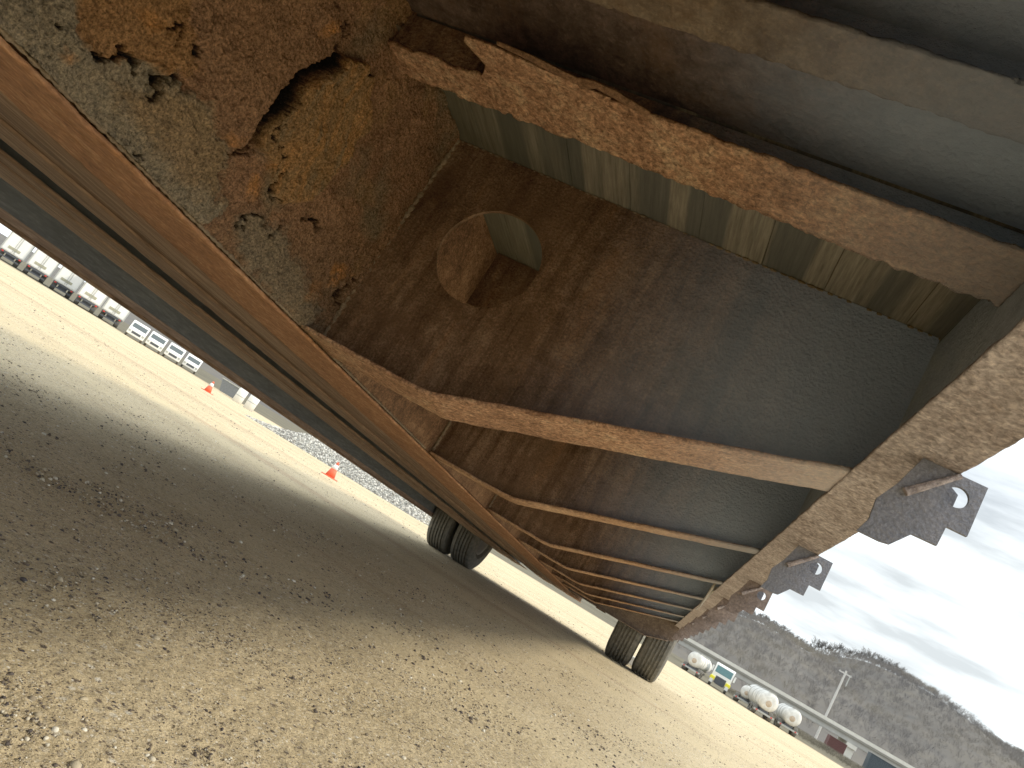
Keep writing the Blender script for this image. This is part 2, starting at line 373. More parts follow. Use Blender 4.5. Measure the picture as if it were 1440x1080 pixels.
# web of the right main beam away from the flaking stretch
mb = MB(); mb.box((XW-0.012, Y0, ZB), (XW-0.002, 0.28, ZD)); mb.box((XW-0.012, 1.304, ZB), (XW-0.002, Y1, ZD)); mb.box((XW-0.030, 0.28, ZB), (XW-0.045, 1.304, ZD)); part(mb, 'beam_web_plate', m_beam)
# orange bottom flange of that beam (slightly wavy inboard edge)
ys = np.concatenate([np.linspace(Y0, 0.3, 20)[:-1], np.linspace(0.3, 2.2, 240), np.linspace(2.2, Y1, 60)[1:]])
def f_or(u, v):
    w = (fbm(np.stack([v, u*0, u*0], 1), 30, 3, 8)-0.5)*0.012*(u > 0.98)
    return (-1.018+u*(0.198)+w+0.006, v, np.full_like(v, 0.1885))
rough_plate('bottom_flange', np.linspace(0, 1, 26), ys, f_or, m_orange, 0.0016, 45, 2, 0.006)
# stacked bottom plates, open slot and far flange
for i, (xa, xb, zz) in enumerate(((-1.135, -1.020, 0.190), (-1.20, -1.137, 0.1935), (-1.29, -1.202, 0.1885), (-1.363, -1.292, 0.192))):
    rough_plate('bottom_plate', np.linspace(xa, xb, 6), ys[::2], lambda u, v, zz=zz: (u, v, np.full_like(u, zz)), m_layer, 0.0008, 25, 10+i, 0.008)
for i, (xa, xb, zz) in enumerate(((-1.62, -1.515, 0.190), (-1.71, -1.622, 0.186), (-1.90, -1.712, 0.190))):
    rough_plate('far_beam_flange', np.linspace(xa, xb, 6), ys[::2], lambda u, v, zz=zz: (u, v, np.full_like(u, zz)), m_layer, 0.0008, 25, 20+i, 0.008)
part(MB().box((-1.64, Y0, 0.20), (-1.63, Y1, ZD)), 'far_beam_web', m_slot); part(MB().box((-1.365, Y0, 0.20), (-1.355, Y1, 0.60)), 'inner_web', m_slot)
# left side rail, blue grey web with faded lip
mb = MB(); mb.box((-2.43, Y0, 0.132), (-2.42, Y1, ZD+0.05)); part(mb, 'left_side_rail', m_skirt)
mb = MB(); mb.box((-2.418, Y0, 0.1505), (-2.40, Y1, 0.158)); mb.box((-2.418, Y0, 0.132), (-2.408, Y1, 0.150)); part(mb, 'rail_lip', m_pink)
mb = MB(); mb.box((-2.44, Y0, 0.117), (-2.40, Y1, 0.1315)); part(mb, 'rail_edge', m_layer)
# deck boards
xs = -2.38; k = 0
mbp = MB()
while xs < 0.06:
    w = random.uniform(0.10, 0.15); mbp.box((xs, Y0, ZD+0.001+(k*7 % 5)*0.0005), (xs+w-0.0012, Y1, ZD+0.045)); xs += w; k += 1
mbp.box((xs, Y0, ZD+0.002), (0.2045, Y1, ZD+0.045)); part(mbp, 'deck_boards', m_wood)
part(MB().box((XW+0.006, Y0, ZD-0.012), (0.204, 0.936, ZD-0.004)), 'deck_plate', m_plate)
mb = MB(); mb.box((-2.41, Y0, ZD+0.046), (0.20, Y1, ZD+0.052)); part(mb, 'deck_top', m_beam)

# tapered crossmembers
def zbot(x): return 0.367+0.32*x
XR = 0.155
def cross(yw, fw, hole=False, drop=0.0, mat=None, fo=0.0):
    t = 0.008
    holes = []
    pts = [(XW+0.004, zbot(XW)-drop+0.086), (XW+0.004, ZD), (XR+0.06, ZD), (XR+0.06, zbot(XR)-drop)]
    zl = max(zbot(XW)-drop+0.09, ZB+0.006)
    xl = (zl-0.367+drop)/0.32
    pts = [(XW+0.004, zl), (xl, zl), (XR+0.045, zbot(XR+0.045)-drop), (XR+0.045, ZD-0.001), (XW+0.004, ZD-0.001)]
    if hole:
        hx, hz, hr = HOLE; n = 64; circ = [(hx+hr*math.cos(2*math.pi*i/n), hz+hr*math.sin(2*math.pi*i/n)) for i in range(n)]
        # outer ring by casting rays onto the outline
        def cast(a):
            best = None; d = (math.cos(a), math.sin(a))
            for i in range(len(pts)):
                (x1, y1), (x2, y2) = pts[i], pts[(i+1) % len(pts)]
                ex, ey = x2-x1, y2-y1; den = d[0]*ey-d[1]*ex
                if abs(den) < 1e-9: continue
                tt = ((x1-hx)*ey-(y1-hz)*ex)/den; uu = ((x1-hx)*d[1]-(y1-hz)*d[0])/den
                if tt > 0 and -1e-6 <= uu <= 1+1e-6 and (best is None or tt < best): best = tt
            return best
        angs = sorted(set([2*math.pi*i/n for i in range(n)]+[math.atan2(p[1]-hz, p[0]-hx) % (2*math.pi) for p in pts]))
        nr = 26; V = []; Fc = []; na = len(angs)
        for a in angs:
            ro = cast(a)
            for r in range(nr):
                q = (r/(nr-1)); rad = hr+(ro-hr)*q; V.append((hx+rad*math.cos(a), yw-t/2+(mn.noise(Vector((rad*math.cos(a)*14, rad*math.sin(a)*14, 3)))*0.0018), hz+rad*math.sin(a)))
        for i in range(na):
            j = (i+1) % na
            for r in range(nr-1): Fc.append([i*nr+r, j*nr+r, j*nr+r+1, i*nr+r+1])
        o = mesh_obj('crossmember', V, Fc, m_cross, trailer, False, OFF); s = o.modifiers.new('solid', 'SOLIDIFY'); s.thickness = t; s.offset = 0
        tag(o, 'rusty tapered crossmember plate with a round hole')
    else:
        o = part(MB().prism(pts, 'y', yw-t/2, yw+t/2), 'crossmember', mat or m_cross)
    us = np.linspace(XW+0.01, XR, 60 if fw > 0.08 else 30)
    def ff(u, v):
        zf = np.maximum(0.367+0.32*u-drop, ZB+0.004)
        n = fbm(np.stack([u, u*0+yw, u*0], 1), 22, 3, 4)-0.5
        edge = (np.abs(v-yw-fo) > fw*0.49)*n*0.014
        return (u, v+edge, zf-0.003)
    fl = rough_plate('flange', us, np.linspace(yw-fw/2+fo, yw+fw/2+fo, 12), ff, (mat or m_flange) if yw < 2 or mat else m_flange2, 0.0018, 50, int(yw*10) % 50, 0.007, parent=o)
    return o
def weld(p, q, r=0.005, seed=0):
    p, q = np.array(p), np.array(q); L = np.linalg.norm(q-p); n = max(4, int(L/0.006)); mb = MB(); k = 8; d = (q-p)/L
    a = np.cross(d, [0.3, 0.5, 0.8]); a /= np.linalg.norm(a); b = np.cross(d, a)
    for i in range(n+1):
        c = p+(q-p)*i/n; rr_ = r*(0.8+0.35*math.sin(i*2.1)+0.5*mn.noise(Vector((i*0.31, seed, 0))))
        for j in range(k): t = 2*math.pi*j/k; mb.v.append(Vector(c+a*math.cos(t)*rr_+b*math.sin(t)*rr_))
    for i in range(n):
        for j in range(k): mb.f.append([i*k+j, i*k+(j+1) % k, (i+1)*k+(j+1) % k, (i+1)*k+j])
    part(mb, 'weld_bead', m_weld, True)
for yw in (1.300, 2.17, 3.11):
    y_ = yw-0.005; f_ = 1.0 if yw < 2 else 0.8
    weld((XW+0.004, y_, 0.21), (XW+0.004, y_, ZD), 0.007*f_, yw); weld((XW+0.01, y_, ZD-0.002), (0.20, y_, ZD-0.002), 0.0035*f_, yw+1)
    weld((-0.5, y_, 0.367-0.16+0.002), (0.15, y_, 0.367+0.048+0.002), 0.0045*f_, yw+2)
weld((XW+0.003, 0.3, ZB+0.001), (XW+0.003, 2.1, ZB+0.001), 0.0035, 9)
HOLE = (-0.605, 0.512, 0.108)
cross(1.300, 0.150, True, fo=-0.022)
for yw in (0.275, 2.17, 3.11, 3.98, 4.85, 5.7, 6.5): cross(yw, 0.075)
cross(7.12, 0.09, drop=0.155, mat=m_bolster)
for yw in (-0.62, -1.5, -2.4): cross(yw, 0.075)
# far (left) half of the crossmembers
for yw in (-2.4, -1.5, -0.62, 0.275, 1.3, 2.17, 3.11, 3.98, 4.85, 5.7, 6.5, 7.12):
    part(MB().prism([(-1.605, 0.26), (-2.415, 0.42), (-2.415, ZD-0.001), (-1.605, ZD-0.001)], 'y', yw-0.004, yw+0.004), 'outer_crossmember', m_cross)
# rear bolster
part(MB().box((-2.41, Y1, 0.33), (0.21, Y1+0.012, ZD+0.05)), 'rear_sill', m_beam)

# shallow cross ties
def tie(ya, yb, zb, seed, mat=None):
    us = np.linspace(XW+0.004, 0.2045, 220)
    def ff(u, v):
        e = fbm(np.stack([u, u*0+seed, u*0], 1), 26, 4, seed)-0.5
        e2 = fbm(np.stack([u, u*0+seed+5, u*0], 1), 60, 3, seed)-0.5
        near = (v < ya+1e-6); far = (v > yb-1e-6)
        rec = 0.0
        if seed == 3:
            q_ = np.clip((-0.595-u)/0.03, 0, 1); q_ = q_*q_*(3-2*q_); rec = q_*(yb-v)/(yb-ya)*(0.058+0.02*e)
            far = far*1.6
        return (u, v+near*e*0.006+near*e2*0.006+far*e2*0.010+rec, np.full_like(u, zb)+near*0.004*e)
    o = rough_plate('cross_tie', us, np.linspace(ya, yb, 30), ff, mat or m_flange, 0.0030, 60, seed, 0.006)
    ym = (ya+yb)/2
    w = part(MB().box((XW+0.01, ym-0.004, zb+0.003), (XR+0.04, ym+0.004, ZD-0.013)), 'tie_web', m_cross, parent=o)
    w.parent = o
    return o
for yw in (1.78, 2.64):
    part(MB().box((XW+0.006, yw-0.004, 0.56 if yw < 2 else 0.60), (0.2045, yw+0.004, ZD-0.001)), 'stiffener_plate', m_cross)
tA = tie(0.882, 1.010, 0.650, 3)
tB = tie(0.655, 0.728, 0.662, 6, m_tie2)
# torn strips of rust hanging off the near edge of the tie
def flake(name, pxs, z, curl, parent, mat=m_flange, lab=None):
    base = []
    for (px, py, dz) in pxs:
        d = car_ray(px, py); t = (z-dz)/d[2]; base.append(d*t)
    n = len(base)//2; V = []; 
    A, B = base[:n], base[n:]
    m = 7
    for i in range(n):
        for j in range(m):
            q = j/(m-1); p = A[i]*(1-q)+B[i]*q; p = p+np.array([0, 0, -math.sin(q*math.pi)*curl+(mn.noise(Vector(p*60))*0.002)]); V.append(p-np.array(OFF))
    Fc = [[i*m+j, (i+1)*m+j, (i+1)*m+j+1, i*m+j+1] for i in range(n-1) for j in range(m-1)]
    o = mesh_obj(name, V, Fc, mat, parent, False); s = o.modifiers.new('solid', 'SOLIDIFY'); s.thickness = 0.003
    return o
flake('torn_flake', [(655, 50, .016), (692, 63, .016), (735, 83, .012), (790, 108, .006), (860, 138, .001),
                     (656, 57, .016), (684, 90, .014), (722, 116, .010), (780, 116, .004), (850, 142, .001)], 0.650, 0.003, tA)
flake('torn_flake', [(700, 58, .020), (745, 76, .020), (790, 98, .016), (832, 118, .010), (702, 61, .020), (744, 81, .020), (788, 105, .014), (830, 124, .008)], 0.650, 0.002, tA, m_beam)
flake('torn_flake', [(812, 108, .012), (835, 112, .014), (868, 128, .014), (915, 156, .006), (818, 122, .008), (840, 122, .010), (866, 137, .010), (912, 163, .004)], 0.650, 0.003, tA, m_beam)
for k_, (a_, b_) in enumerate((((498, 2), (566, 52)), ((512, 0), (590, 62)), ((530, 12), (604, 74)), ((486, 4), (540, 46)))):
    flake('scale_strip', [(a_[0], a_[1], .004), ((a_[0]+b_[0])/2, (a_[1]+b_[1])/2-2, .006), (b_[0], b_[1], .002), (a_[0], a_[1]+4, .004), ((a_[0]+b_[0])/2-1, (a_[1]+b_[1])/2+3, .006), (b_[0]-1, b_[1]+3, .002)], 0.690, 0.001, tA, m_tie2)

# right side rail
rs = np.concatenate([np.linspace(Y0, 0.3, 12)[:-1], np.linspace(0.3, 4, 420), np.linspace(4, Y1, 60)[1:]])
def f_rail(u, v):
    e = fbm(np.stack([v, v*0, v*0], 1), 18, 4, 2)-0.5
    return (0.152+u*0.094+(u < 0.01)*e*0.006, v, np.full_like(v, 0.410))
rough_plate('side_rail', np.linspace(0, 1, 40), rs, f_rail, m_rail, 0.0022, 70, 5, 0.007)
mb = MB(); mb.box((0.205, Y0, 0.414), (0.213, Y1, ZD+0.05)); part(mb, 'side_rail_web', rust_mat('rail_web_hazed', (0.17, 0.20, 0.24), (0.24, 0.28, 0.33), (0.30, 0.34, 0.40), speck=0.2))  # glare haze put into the web colour as a blue-grey tone
mb = MB(); mb.box((0.214, Y0, 0.690), (0.246, Y1, 0.700)); part(mb, 'rub_rail', m_rail)

# hanging stake brackets outboard of the rail
def bracket(y, s=1.0, simple=False, far=False):
    P = [(0.248, 0.4065), (0.281, 0.4065), (0.281, 0.336), (0.2555, 0.336), (0.2545, 0.308), (0.224, 0.307), (0.206, 0.282), (0.194, 0.2795), (0.165, 0.279), (0.172, 0.300), (0.170, 0.330), (0.185, 0.36), (0.20, 0.4065)]
    hx, hz, hr = 0.2535, 0.3775, 0.0140
    mb = MB()
    if simple: mb.prism(P, 'y', y, y+0.006)
    else:
        # plate with a round hole: bmesh fill
        bm = bmesh.new(); vo = [bm.verts.new((p[0], y, p[1])) for p in P]
        eo = [bm.edges.new((vo[i], vo[(i+1) % len(vo)])) for i in range(len(vo))]
        n = 28; vi = [bm.verts.new((hx+hr*math.cos(2*math.pi*i/n), y, hz+hr*math.sin(2*math.pi*i/n))) for i in range(n)]
        ei = [bm.edges.new((vi[i], vi[(i+1) % n])) for i in range(n)]
        bmesh.ops.triangle_fill(bm, use_beauty=True, edges=eo+ei)
        # drop faces inside the hole
        for f in list(bm.faces):
            c = f.calc_center_median()
            if (c.x-hx)**2+(c.z-hz)**2 < (hr*0.95)**2 and all((v.co.x-hx)**2+(v.co.z-hz)**2 < (hr*1.02)**2 for v in f.verts): bm.faces.remove(f)
        r = bmesh.ops.extrude_face_region(bm, geom=bm.faces[:]); bmesh.ops.translate(bm, verts=[v for v in r['geom'] if isinstance(v, bmesh.types.BMVert)], vec=(0, 0.006, 0))
        bmesh.ops.recalc_face_normals(bm, faces=bm.faces)
        for v in bm.verts: v.co -= Vector(OFF)
        me = bpy.data.meshes.new('stake_bracket'); bm.to_mesh(me); bm.free(); me.materials.append(m_brk)
        o = bpy.data.objects.new('stake_bracket', me); col.objects.link(o); o.parent = trailer
    if simple: o = part(mb, 'stake_bracket', m_brk)
    # inner folded plate and gusset
    g = MB(); g.prism([(0.205, 0.4065), (0.240, 0.4065), (0.262, 0.3935), (0.262, 0.350), (0.222, 0.335), (0.205, 0.345)], 'y', y+0.035, y+0.041)
    g.box((0.2055, y+0.007, 0.345), (0.2115, y+0.034, 0.404))
    part(g, 'gusset', m_brk, parent=o)
    if far:
        o.data.materials[0] = m_brk2
    w = MB().tube((0.247, y-0.004, 0.404), (0.196, y-0.004, 0.352), 0.0035, 0.006, 8); part(w, 'weld_seam', m_rail, parent=o)
    return o
for i in range(9):
    bracket(1.018+0.812*i, far=i > 1)
bracket(0.206)

# loose straps hanging by the rear of the rail
for (a, b, r) in (((0.14, 3.35, 0.45), (0.125, 3.36, 0.31), 0.006), ((0.155, 3.45, 0.43), (0.12, 3.44, 0.30), 0.004)):
    part(MB().tube(a, b, r, r*0.7, 6), 'loose_strap', m_strap)

# wheels
def tyre_mesh():
    r, w = 0.42, 0.126
    prof = [(-w*0.55, 0.24), (-w*0.98, 0.28), (-w*1.05, 0.335), (-w*0.98, 0.385), (-w*0.86, r-0.010)]
    ng = 5
    xs = np.linspace(-w*0.78, w*0.78, ng*2+1)
    for i in range(ng):
        c = -w*0.80+(i+1)*(1.6*w)/(ng+1)
        prof += [(c-0.009, r), (c-0.006, r-0.014), (c+0.006, r-0.014), (c+0.009, r)]
    prof += [(w*0.86, r-0.010), (w*0.98, 0.385), (w*1.05, 0.335), (w*0.98, 0.28), (w*0.55, 0.24)]
    return MB().lathe(prof, (0, 0, 0), 'x', 72)
t_me = tyre_mesh().build('tyre_proto', m_tyre); t_data = t_me.data; bpy.data.objects.remove(t_me)
rim_mb = MB(); rim_mb.lathe([(-0.10, 0.245), (-0.09, 0.225), (-0.02, 0.215), (-0.01, 0.12), (-0.05, 0.10), (-0.06, 0.0)], (0, 0, 0), 'x', 40); rim_mb.lathe([(0.10, 0.245), (0.09, 0.225), (0.02, 0.215), (0.01, 0.12)], (0, 0, 0), 'x', 40)
r_me = rim_mb.build('rim_proto', m_rim, None, True); r_data = r_me.data; bpy.data.objects.remove(r_me)
YA = 7.75
cz = to_car(np.array([0, YA, 0.415-HC]))      # hub centre height in trailer axes
for x in (-0.180, 0.108, -2.285, -1.985):
    t = bpy.data.objects.new('wheel', t_data); col.objects.link(t); t.parent = trailer; t.location = (x-OFF[0], cz[1]-OFF[1], cz[2]-OFF[2]); t.rotation_euler = (random.random()*6, 0, 0)
    r = bpy.data.objects.new('rim', r_data); col.objects.link(r); r.parent = t
part(MB().tube((-2.25, cz[1], cz[2]), (0.1, cz[1], cz[2]), 0.065, n=16), 'axle', m_beam)
for x in (-0.52, -1.66):
    part(MB().box((x-0.04, cz[1]-0.45, cz[2]+0.08), (x+0.04, cz[1]+0.45, cz[2]+0.13)).box((x-0.05, cz[1]-0.10, cz[2]-0.08), (x+0.05, cz[1]+0.10, cz[2]+0.081)), 'leaf_spring', m_beam)
    part(MB().box((x-0.05, cz[1]-0.5, cz[2]+0.05), (x+0.05, cz[1]-0.455, ZD-0.001)), 'spring_hanger', m_beam)

# ------------------------------------------------------------------ ground
def ground_mat():
    s = NT('packed_yard_dirt')
    tc = s.node('ShaderNodeTexCoord'); v = tc.outputs['Object']
    big = s.noise(v, 0.35, 6, 0.6); med = s.noise(v, 3.0, 7, 0.65); fine = s.noise(v, 45, 5, 0.75); grit = s.noise(v, 420, 3, 0.8)
    c = s.ramp(s.math('ADD', s.math('MULTIPLY', big, 0.5), s.math('MULTIPLY', med, 0.5)), [(0.36, (0.49, 0.385, 0.225)), (0.5, (0.60, 0.48, 0.295)), (0.64, (0.68, 0.56, 0.36))])
    c = s.mix(1.0, c, s.ramp(fine, [(0.3, (0.62,)*3), (0.5, (0.95,)*3), (0.7, (1.15, 1.14, 1.1))]), 'MULTIPLY')
    c = s.mix(0.8, c, s.ramp(grit, [(0.32, (0.5,)*3), (0.5, (1.0,)*3), (0.7, (1.3, 1.28, 1.2))]), 'MULTIPLY')
    # small half-buried pebbles
    for sc_, lo_, st_ in ((75, 0.66, 3), (170, 0.5, 5), (330, 0.5, 6)):
        ce = s.vor(v, sc_, 'F1', 'Color'); dd = s.vor(v, sc_); sp_ = s.node('ShaderNodeSeparateColor'); s.link(ce, sp_.inputs[0])
        on = s.math('MULTIPLY', s.ramp(sp_.outputs[0], [(lo_, 0.0), (lo_+0.02, 1.0)]), s.ramp(dd, [(0.25, 1.0), (0.42, 0.0)]))
        pc = s.ramp(sp_.outputs[1], [(0.0, (0.07, 0.055, 0.05)), (0.42, (0.16, 0.12, 0.09)), (0.5, (0.45, 0.37, 0.25)), (0.8, (0.60, 0.52, 0.38)), (1.0, (0.85, 0.8, 0.68))])
        c = s.mix(s.math('MULTIPLY', on, 0.95), c, pc)
    # wheel tracks running across the yard
    mp = s.node('ShaderNodeMapping'); mp.inputs['Rotation'].default_value = (0, 0, R(8)); mp.inputs['Scale'].default_value = (0.035, 0.55, 1); s.link(v, mp.inputs[0])
    tr = s.noise(mp.outputs[0], 1.6, 5, 0.6, 0.3)
    c = s.mix(s.math('MULTIPLY', s.ramp(tr, [(0.52, 0.0), (0.60, 1.0)]), 0.45), c, (0.62, 0.50, 0.30))
    c = s.mix(s.math('MULTIPLY', s.ramp(tr, [(0.36, 1.0), (0.44, 0.0)]), 0.5), c, (0.36, 0.235, 0.14))
    # rough grass and scrub beyond the edge of the yard
    ln = s.node('ShaderNodeVectorMath'); ln.operation = 'LENGTH'; s.link(v, ln.inputs[0])
    mr = s.node('ShaderNodeMapRange'); mr.inputs['From Min'].default_value = 92; mr.inputs['From Max'].default_value = 100; s.link(ln.outputs['Value'], mr.inputs[0])
    c = s.mix(mr.outputs[0], c, s.ramp(s.noise(v, 0.2, 6), [(0.3, (0.06, 0.055, 0.04)), (0.7, (0.15, 0.13, 0.085))]))
    h = s.math('ADD', s.math('MULTIPLY', fine, 1.0), s.math('ADD', s.math('MULTIPLY', grit, 0.3), s.math('MULTIPLY', s.vor(v, 90), -0.35)))
    return s.done(c, 0.95, s.bump(h, 0.8, 0.012), 0, 0.1)
m_ground = ground_mat()
rad = np.concatenate([[0.0], np.geomspace(0.3, 16, 300), np.geomspace(16.5, 86, 40), [100, 150, 300, 800, 2000, 6000]])
ang = np.radians(np.concatenate([np.linspace(-95, 45, 640), np.linspace(45, 265, 80)[1:-1]]))      # measured from +Y, clockwise
RR, AA = np.meshgrid(rad, ang, indexing='ij'); gx = (RR*np.sin(AA)).ravel(); gy = (RR*np.cos(AA)).ravel()
rr = np.hypot(gx, gy); P3 = np.stack([gx, gy, gx*0], 1)
gz = -0.0128*np.clip(np.minimum(rr, 86)-8, 0, None)
fade = np.clip(1.2-rr/14, 0, 1)
gz = gz+fade*((fbm(P3, 6, 4, 1)-0.5)*0.010+(fbm(P3, 34, 3, 2)-0.5)*0.006+(fbm(P3, 110, 2, 7)-0.5)*0.0035*np.clip(1.3-rr/4, 0, 1))
nr_, na_ = RR.shape; idx = np.arange(nr_*na_).reshape(nr_, na_)
nxt = np.roll(idx, -1, axis=1)
q = np.stack([idx[:-1], nxt[:-1], nxt[1:], idx[1:]], -1).reshape(-1, 4)
ground = mesh_obj('ground', np.stack([gx, gy, gz], 1).tolist(), q[:, ::-1].tolist(), m_ground, smooth=True)
tag(ground, kind='structure')

# loose stones lying on the dirt
def stones(n, rmin, rmax, smin, smax, amin, amax, seed, power=1.0):
    g = np.random.default_rng(seed)
    ico = bmesh.new(); (bmesh.ops.create_icosphere(ico, subdivisions=1, radius=1) if smin > 0.002 else bmesh.ops.create_cone(ico, cap_ends=True, cap_tris=True, segments=5, radius1=1, radius2=0.6, depth=1.2)); bmesh.ops.triangulate(ico, faces=ico.faces); bv = np.array([v.co[:] for v in ico.verts]); bf = np.array([[v.index for v in f.verts] for f in ico.faces]); ico.free()
    u = g.random(n); r = rmin*(rmax/rmin)**(u**power); a = np.radians(amin+(amax-amin)*g.random(n)); x = r*np.sin(a); y = r*np.cos(a)
    # clusters
    keep = fbm(np.stack([x, y, x*0], 1), 5.5, 4, seed)*1.5+g.random(n)*0.45 > 1.0; x, y, r = x[keep], y[keep], r[keep]; n = len(x)
    s = smin*(smax/smin)**(g.random(n)**2.2); 
    z = -0.0128*np.clip(np.minimum(r, 86)-8, 0, None)
    V = bv[None]*(1+0.5*(g.random((n, len(bv), 1))-0.5))*np.stack([s*(0.7+0.7*g.random(n)), s*(0.7+0.7*g.random(n)), s*(0.45+0.4*g.random(n))], 1)[:, None]
    t = g.random(n)*6.28; c, sn = np.cos(t)[:, None], np.sin(t)[:, None]
    X = V[..., 0]*c-V[..., 1]*sn; Y = V[..., 0]*sn+V[..., 1]*c
    V = np.stack([X+x[:, None], Y+y[:, None], V[..., 2]+z[:, None]+s[:, None]*0.22], -1)
    Fc = (bf[None]+(np.arange(n)*len(bv))[:, None, None]).reshape(-1, 3)
    return V.reshape(-1, 3), Fc
def stone_mat():
    s = NT('mixed_stone'); g = s.node('ShaderNodeNewGeometry')
    c = s.ramp(g.outputs['Random Per Island'], [(0.0, (0.04, 0.035, 0.04)), (0.4, (0.12, 0.095, 0.075)), (0.6, (0.32, 0.26, 0.17)), (0.85, (0.45, 0.38, 0.26)), (1.0, (0.75, 0.71, 0.6))])
    return s.done(c, 0.9, s.bump(s.noise(s.coord(), 200), 0.4, 0.003))
m_stone = stone_mat()
vs, fs = [], []; o_ = 0
for args in ((150000, 0.5, 14, 0.0008, 0.0024, -80, 30, 3), (3500, 0.6, 14, 0.0022, 0.0052, -80, 30, 4), (45000, 1.8, 14, 0.0018, 0.0060, -70, 30, 8), (9000, 8, 40, 0.004, 0.012, -70, 40, 5)):
    v, f = stones(*args); vs.append(v); fs.append(f+o_); o_ += len(v)
gravel = fast_mesh('gravel', np.concatenate(vs), np.concatenate(fs), m_stone)
tag(gravel, 'loose stones and grit scattered over the packed dirt', 'gravel', kind='stuff')

# ------------------------------------------------------------------ heap of crushed stone
def heap():
    pts = []
    A = ground_at(330, 575); B = ground_at(572, 722)
    ax = Vector((B.x-A.x, B.y-A.y, 0)); L = ax.length; ax.normalize(); nrm = Vector((-ax.y, ax.x, 0))
    if nrm.y < 0: nrm = -nrm
    us = np.linspace(0, L*1.05, 260); vs_ = np.linspace(0, 4.5, 160)
    U, V = np.meshgrid(us, vs_, indexing='ij'); U = U.ravel(); V = V.ravel()
    x = A.x+ax.x*U+nrm.x*V; y = A.y+ax.y*U+nrm.y*V
    P = np.stack([x, y, x*0], 1)
    prof = np.sin(np.clip(V/4.5, 0, 1)*math.pi)**0.8; endf = np.clip(U/(L*0.30), 0, 1)**1.1*np.clip((L*1.05-U)/0.6, 0, 1)**0.6
    prof = np.where(V < 0.001, 0, prof)
    r = np.hypot(x, y)
    z = -0.0128*np.clip(r-8, 0, None)+prof*endf*(0.62+0.25*(fbm(P, 1.2, 3, 3)-0.5))+(fbm(P, 16, 3, 4)-0.5)*0.07*np.clip(prof*4, 0, 1)-0.02
    idx = np.arange(260*160).reshape(260, 160); q = np.stack([idx[:-1, :-1], idx[1:, :-1], idx[1:, 1:], idx[:-1, 1:]], -1).reshape(-1, 4)
    s = NT('crushed_limestone'); v = s.coord(); ce = s.vor(v, 24, 'F1', 'Color'); d = s.vor(v, 24)
    sp_ = s.node('ShaderNodeSeparateColor'); s.link(ce, sp_.inputs[0])
    c = s.ramp(sp_.outputs[0], [(0.0, (0.22, 0.22, 0.20)), (0.4, (0.40, 0.39, 0.35)), (1.0, (0.68, 0.66, 0.60))])
    c = s.mix(1.0, c, s.ramp(d, [(0.25, (1, 1, 1)), (0.6, (0.35, 0.35, 0.33))]), 'MULTIPLY')
    m = s.done(c, 0.9, s.bump(d, 1.0, -0.03))
    o = mesh_obj('gravel_heap', np.stack([x, y, z], 1).tolist(), q.tolist(), m, smooth=True)
    tag(o, 'low heap of pale crushed stone spread beside the left rear tyres', 'gravel heap')
    # separate stones on its face
    g = np.random.default_rng(9); k = g.choice(len(x), 9000); bmv = bmesh.new(); bmesh.ops.create_icosphere(bmv, subdivisions=1, radius=1); bv = np.array([w.co[:] for w in bmv.verts]); bf = np.array([[w.index for w in f_.verts] for f_ in bmv.faces]); bmv.free()
    k = k[(prof*endf)[k] > 0.03]; n = len(k); sz = 0.012+0.02*g.random(n)
    V_ = bv[None]*(0.7+0.6*g.random((n, len(bv), 1)))*sz[:, None, None]+np.stack([x[k]+g.normal(0, .02, n), y[k]+g.normal(0, .02, n), z[k]+sz*0.3], 1)[:, None]
    Fc = (bf[None]+(np.arange(n)*len(bv))[:, None, None]).reshape(-1, 3)
    st = mesh_obj('stones', V_.reshape(-1, 3).tolist(), Fc.tolist(), m_stone2, o)
    st['kind'] = 'stuff'
m_stone2 = (lambda s: s.done(s.ramp(s.node('ShaderNodeNewGeometry').outputs['Random Per Island'], [(0, (0.16, 0.15, 0.14)), (0.5, (0.42, 0.40, 0.36)), (1, (0.78, 0.76, 0.70))]), 0.9))(NT('limestone_chips'))
heap()

# ------------------------------------------------------------------ traffic cones
m_or = flat_mat('orange_vinyl', (0.72, 0.10, 0.04), 0.6, var=0.2); m_wh = flat_mat('white_sheeting', (0.8, 0.8, 0.8), 0.5, var=0.06)
def cone(px, py, h, label):
    p = ground_at(px, py); e = empty('traffic_cone', p); tag(e, label, 'traffic cone', 'orange cones at the yard edge')
    MB().box((-0.42*h, -0.42*h, 0), (0.42*h, 0.42*h, 0.06*h)).build('base', m_or, e, bevel=0.01)
    MB().tube((0, 0, 0.06*h), (0, 0, 0.55*h), 0.31*h, 0.19*h, 24).build('cone_body', m_or, e, True)
    MB().tube((0, 0, 0.5501*h), (0, 0, 0.82*h), 0.195*h, 0.115*h, 24).build('collar', m_wh, e, True)
    MB().tube((0, 0, 0.8201*h), (0, 0, h), 0.105*h, 0.06*h, 24).build('tip', m_or, e, True)
cone(291, 551, 0.37, 'orange cone with white collar in front of the parked white vans')
cone(463, 671, 0.24, 'orange cone with white collar at the foot of the stone heap')

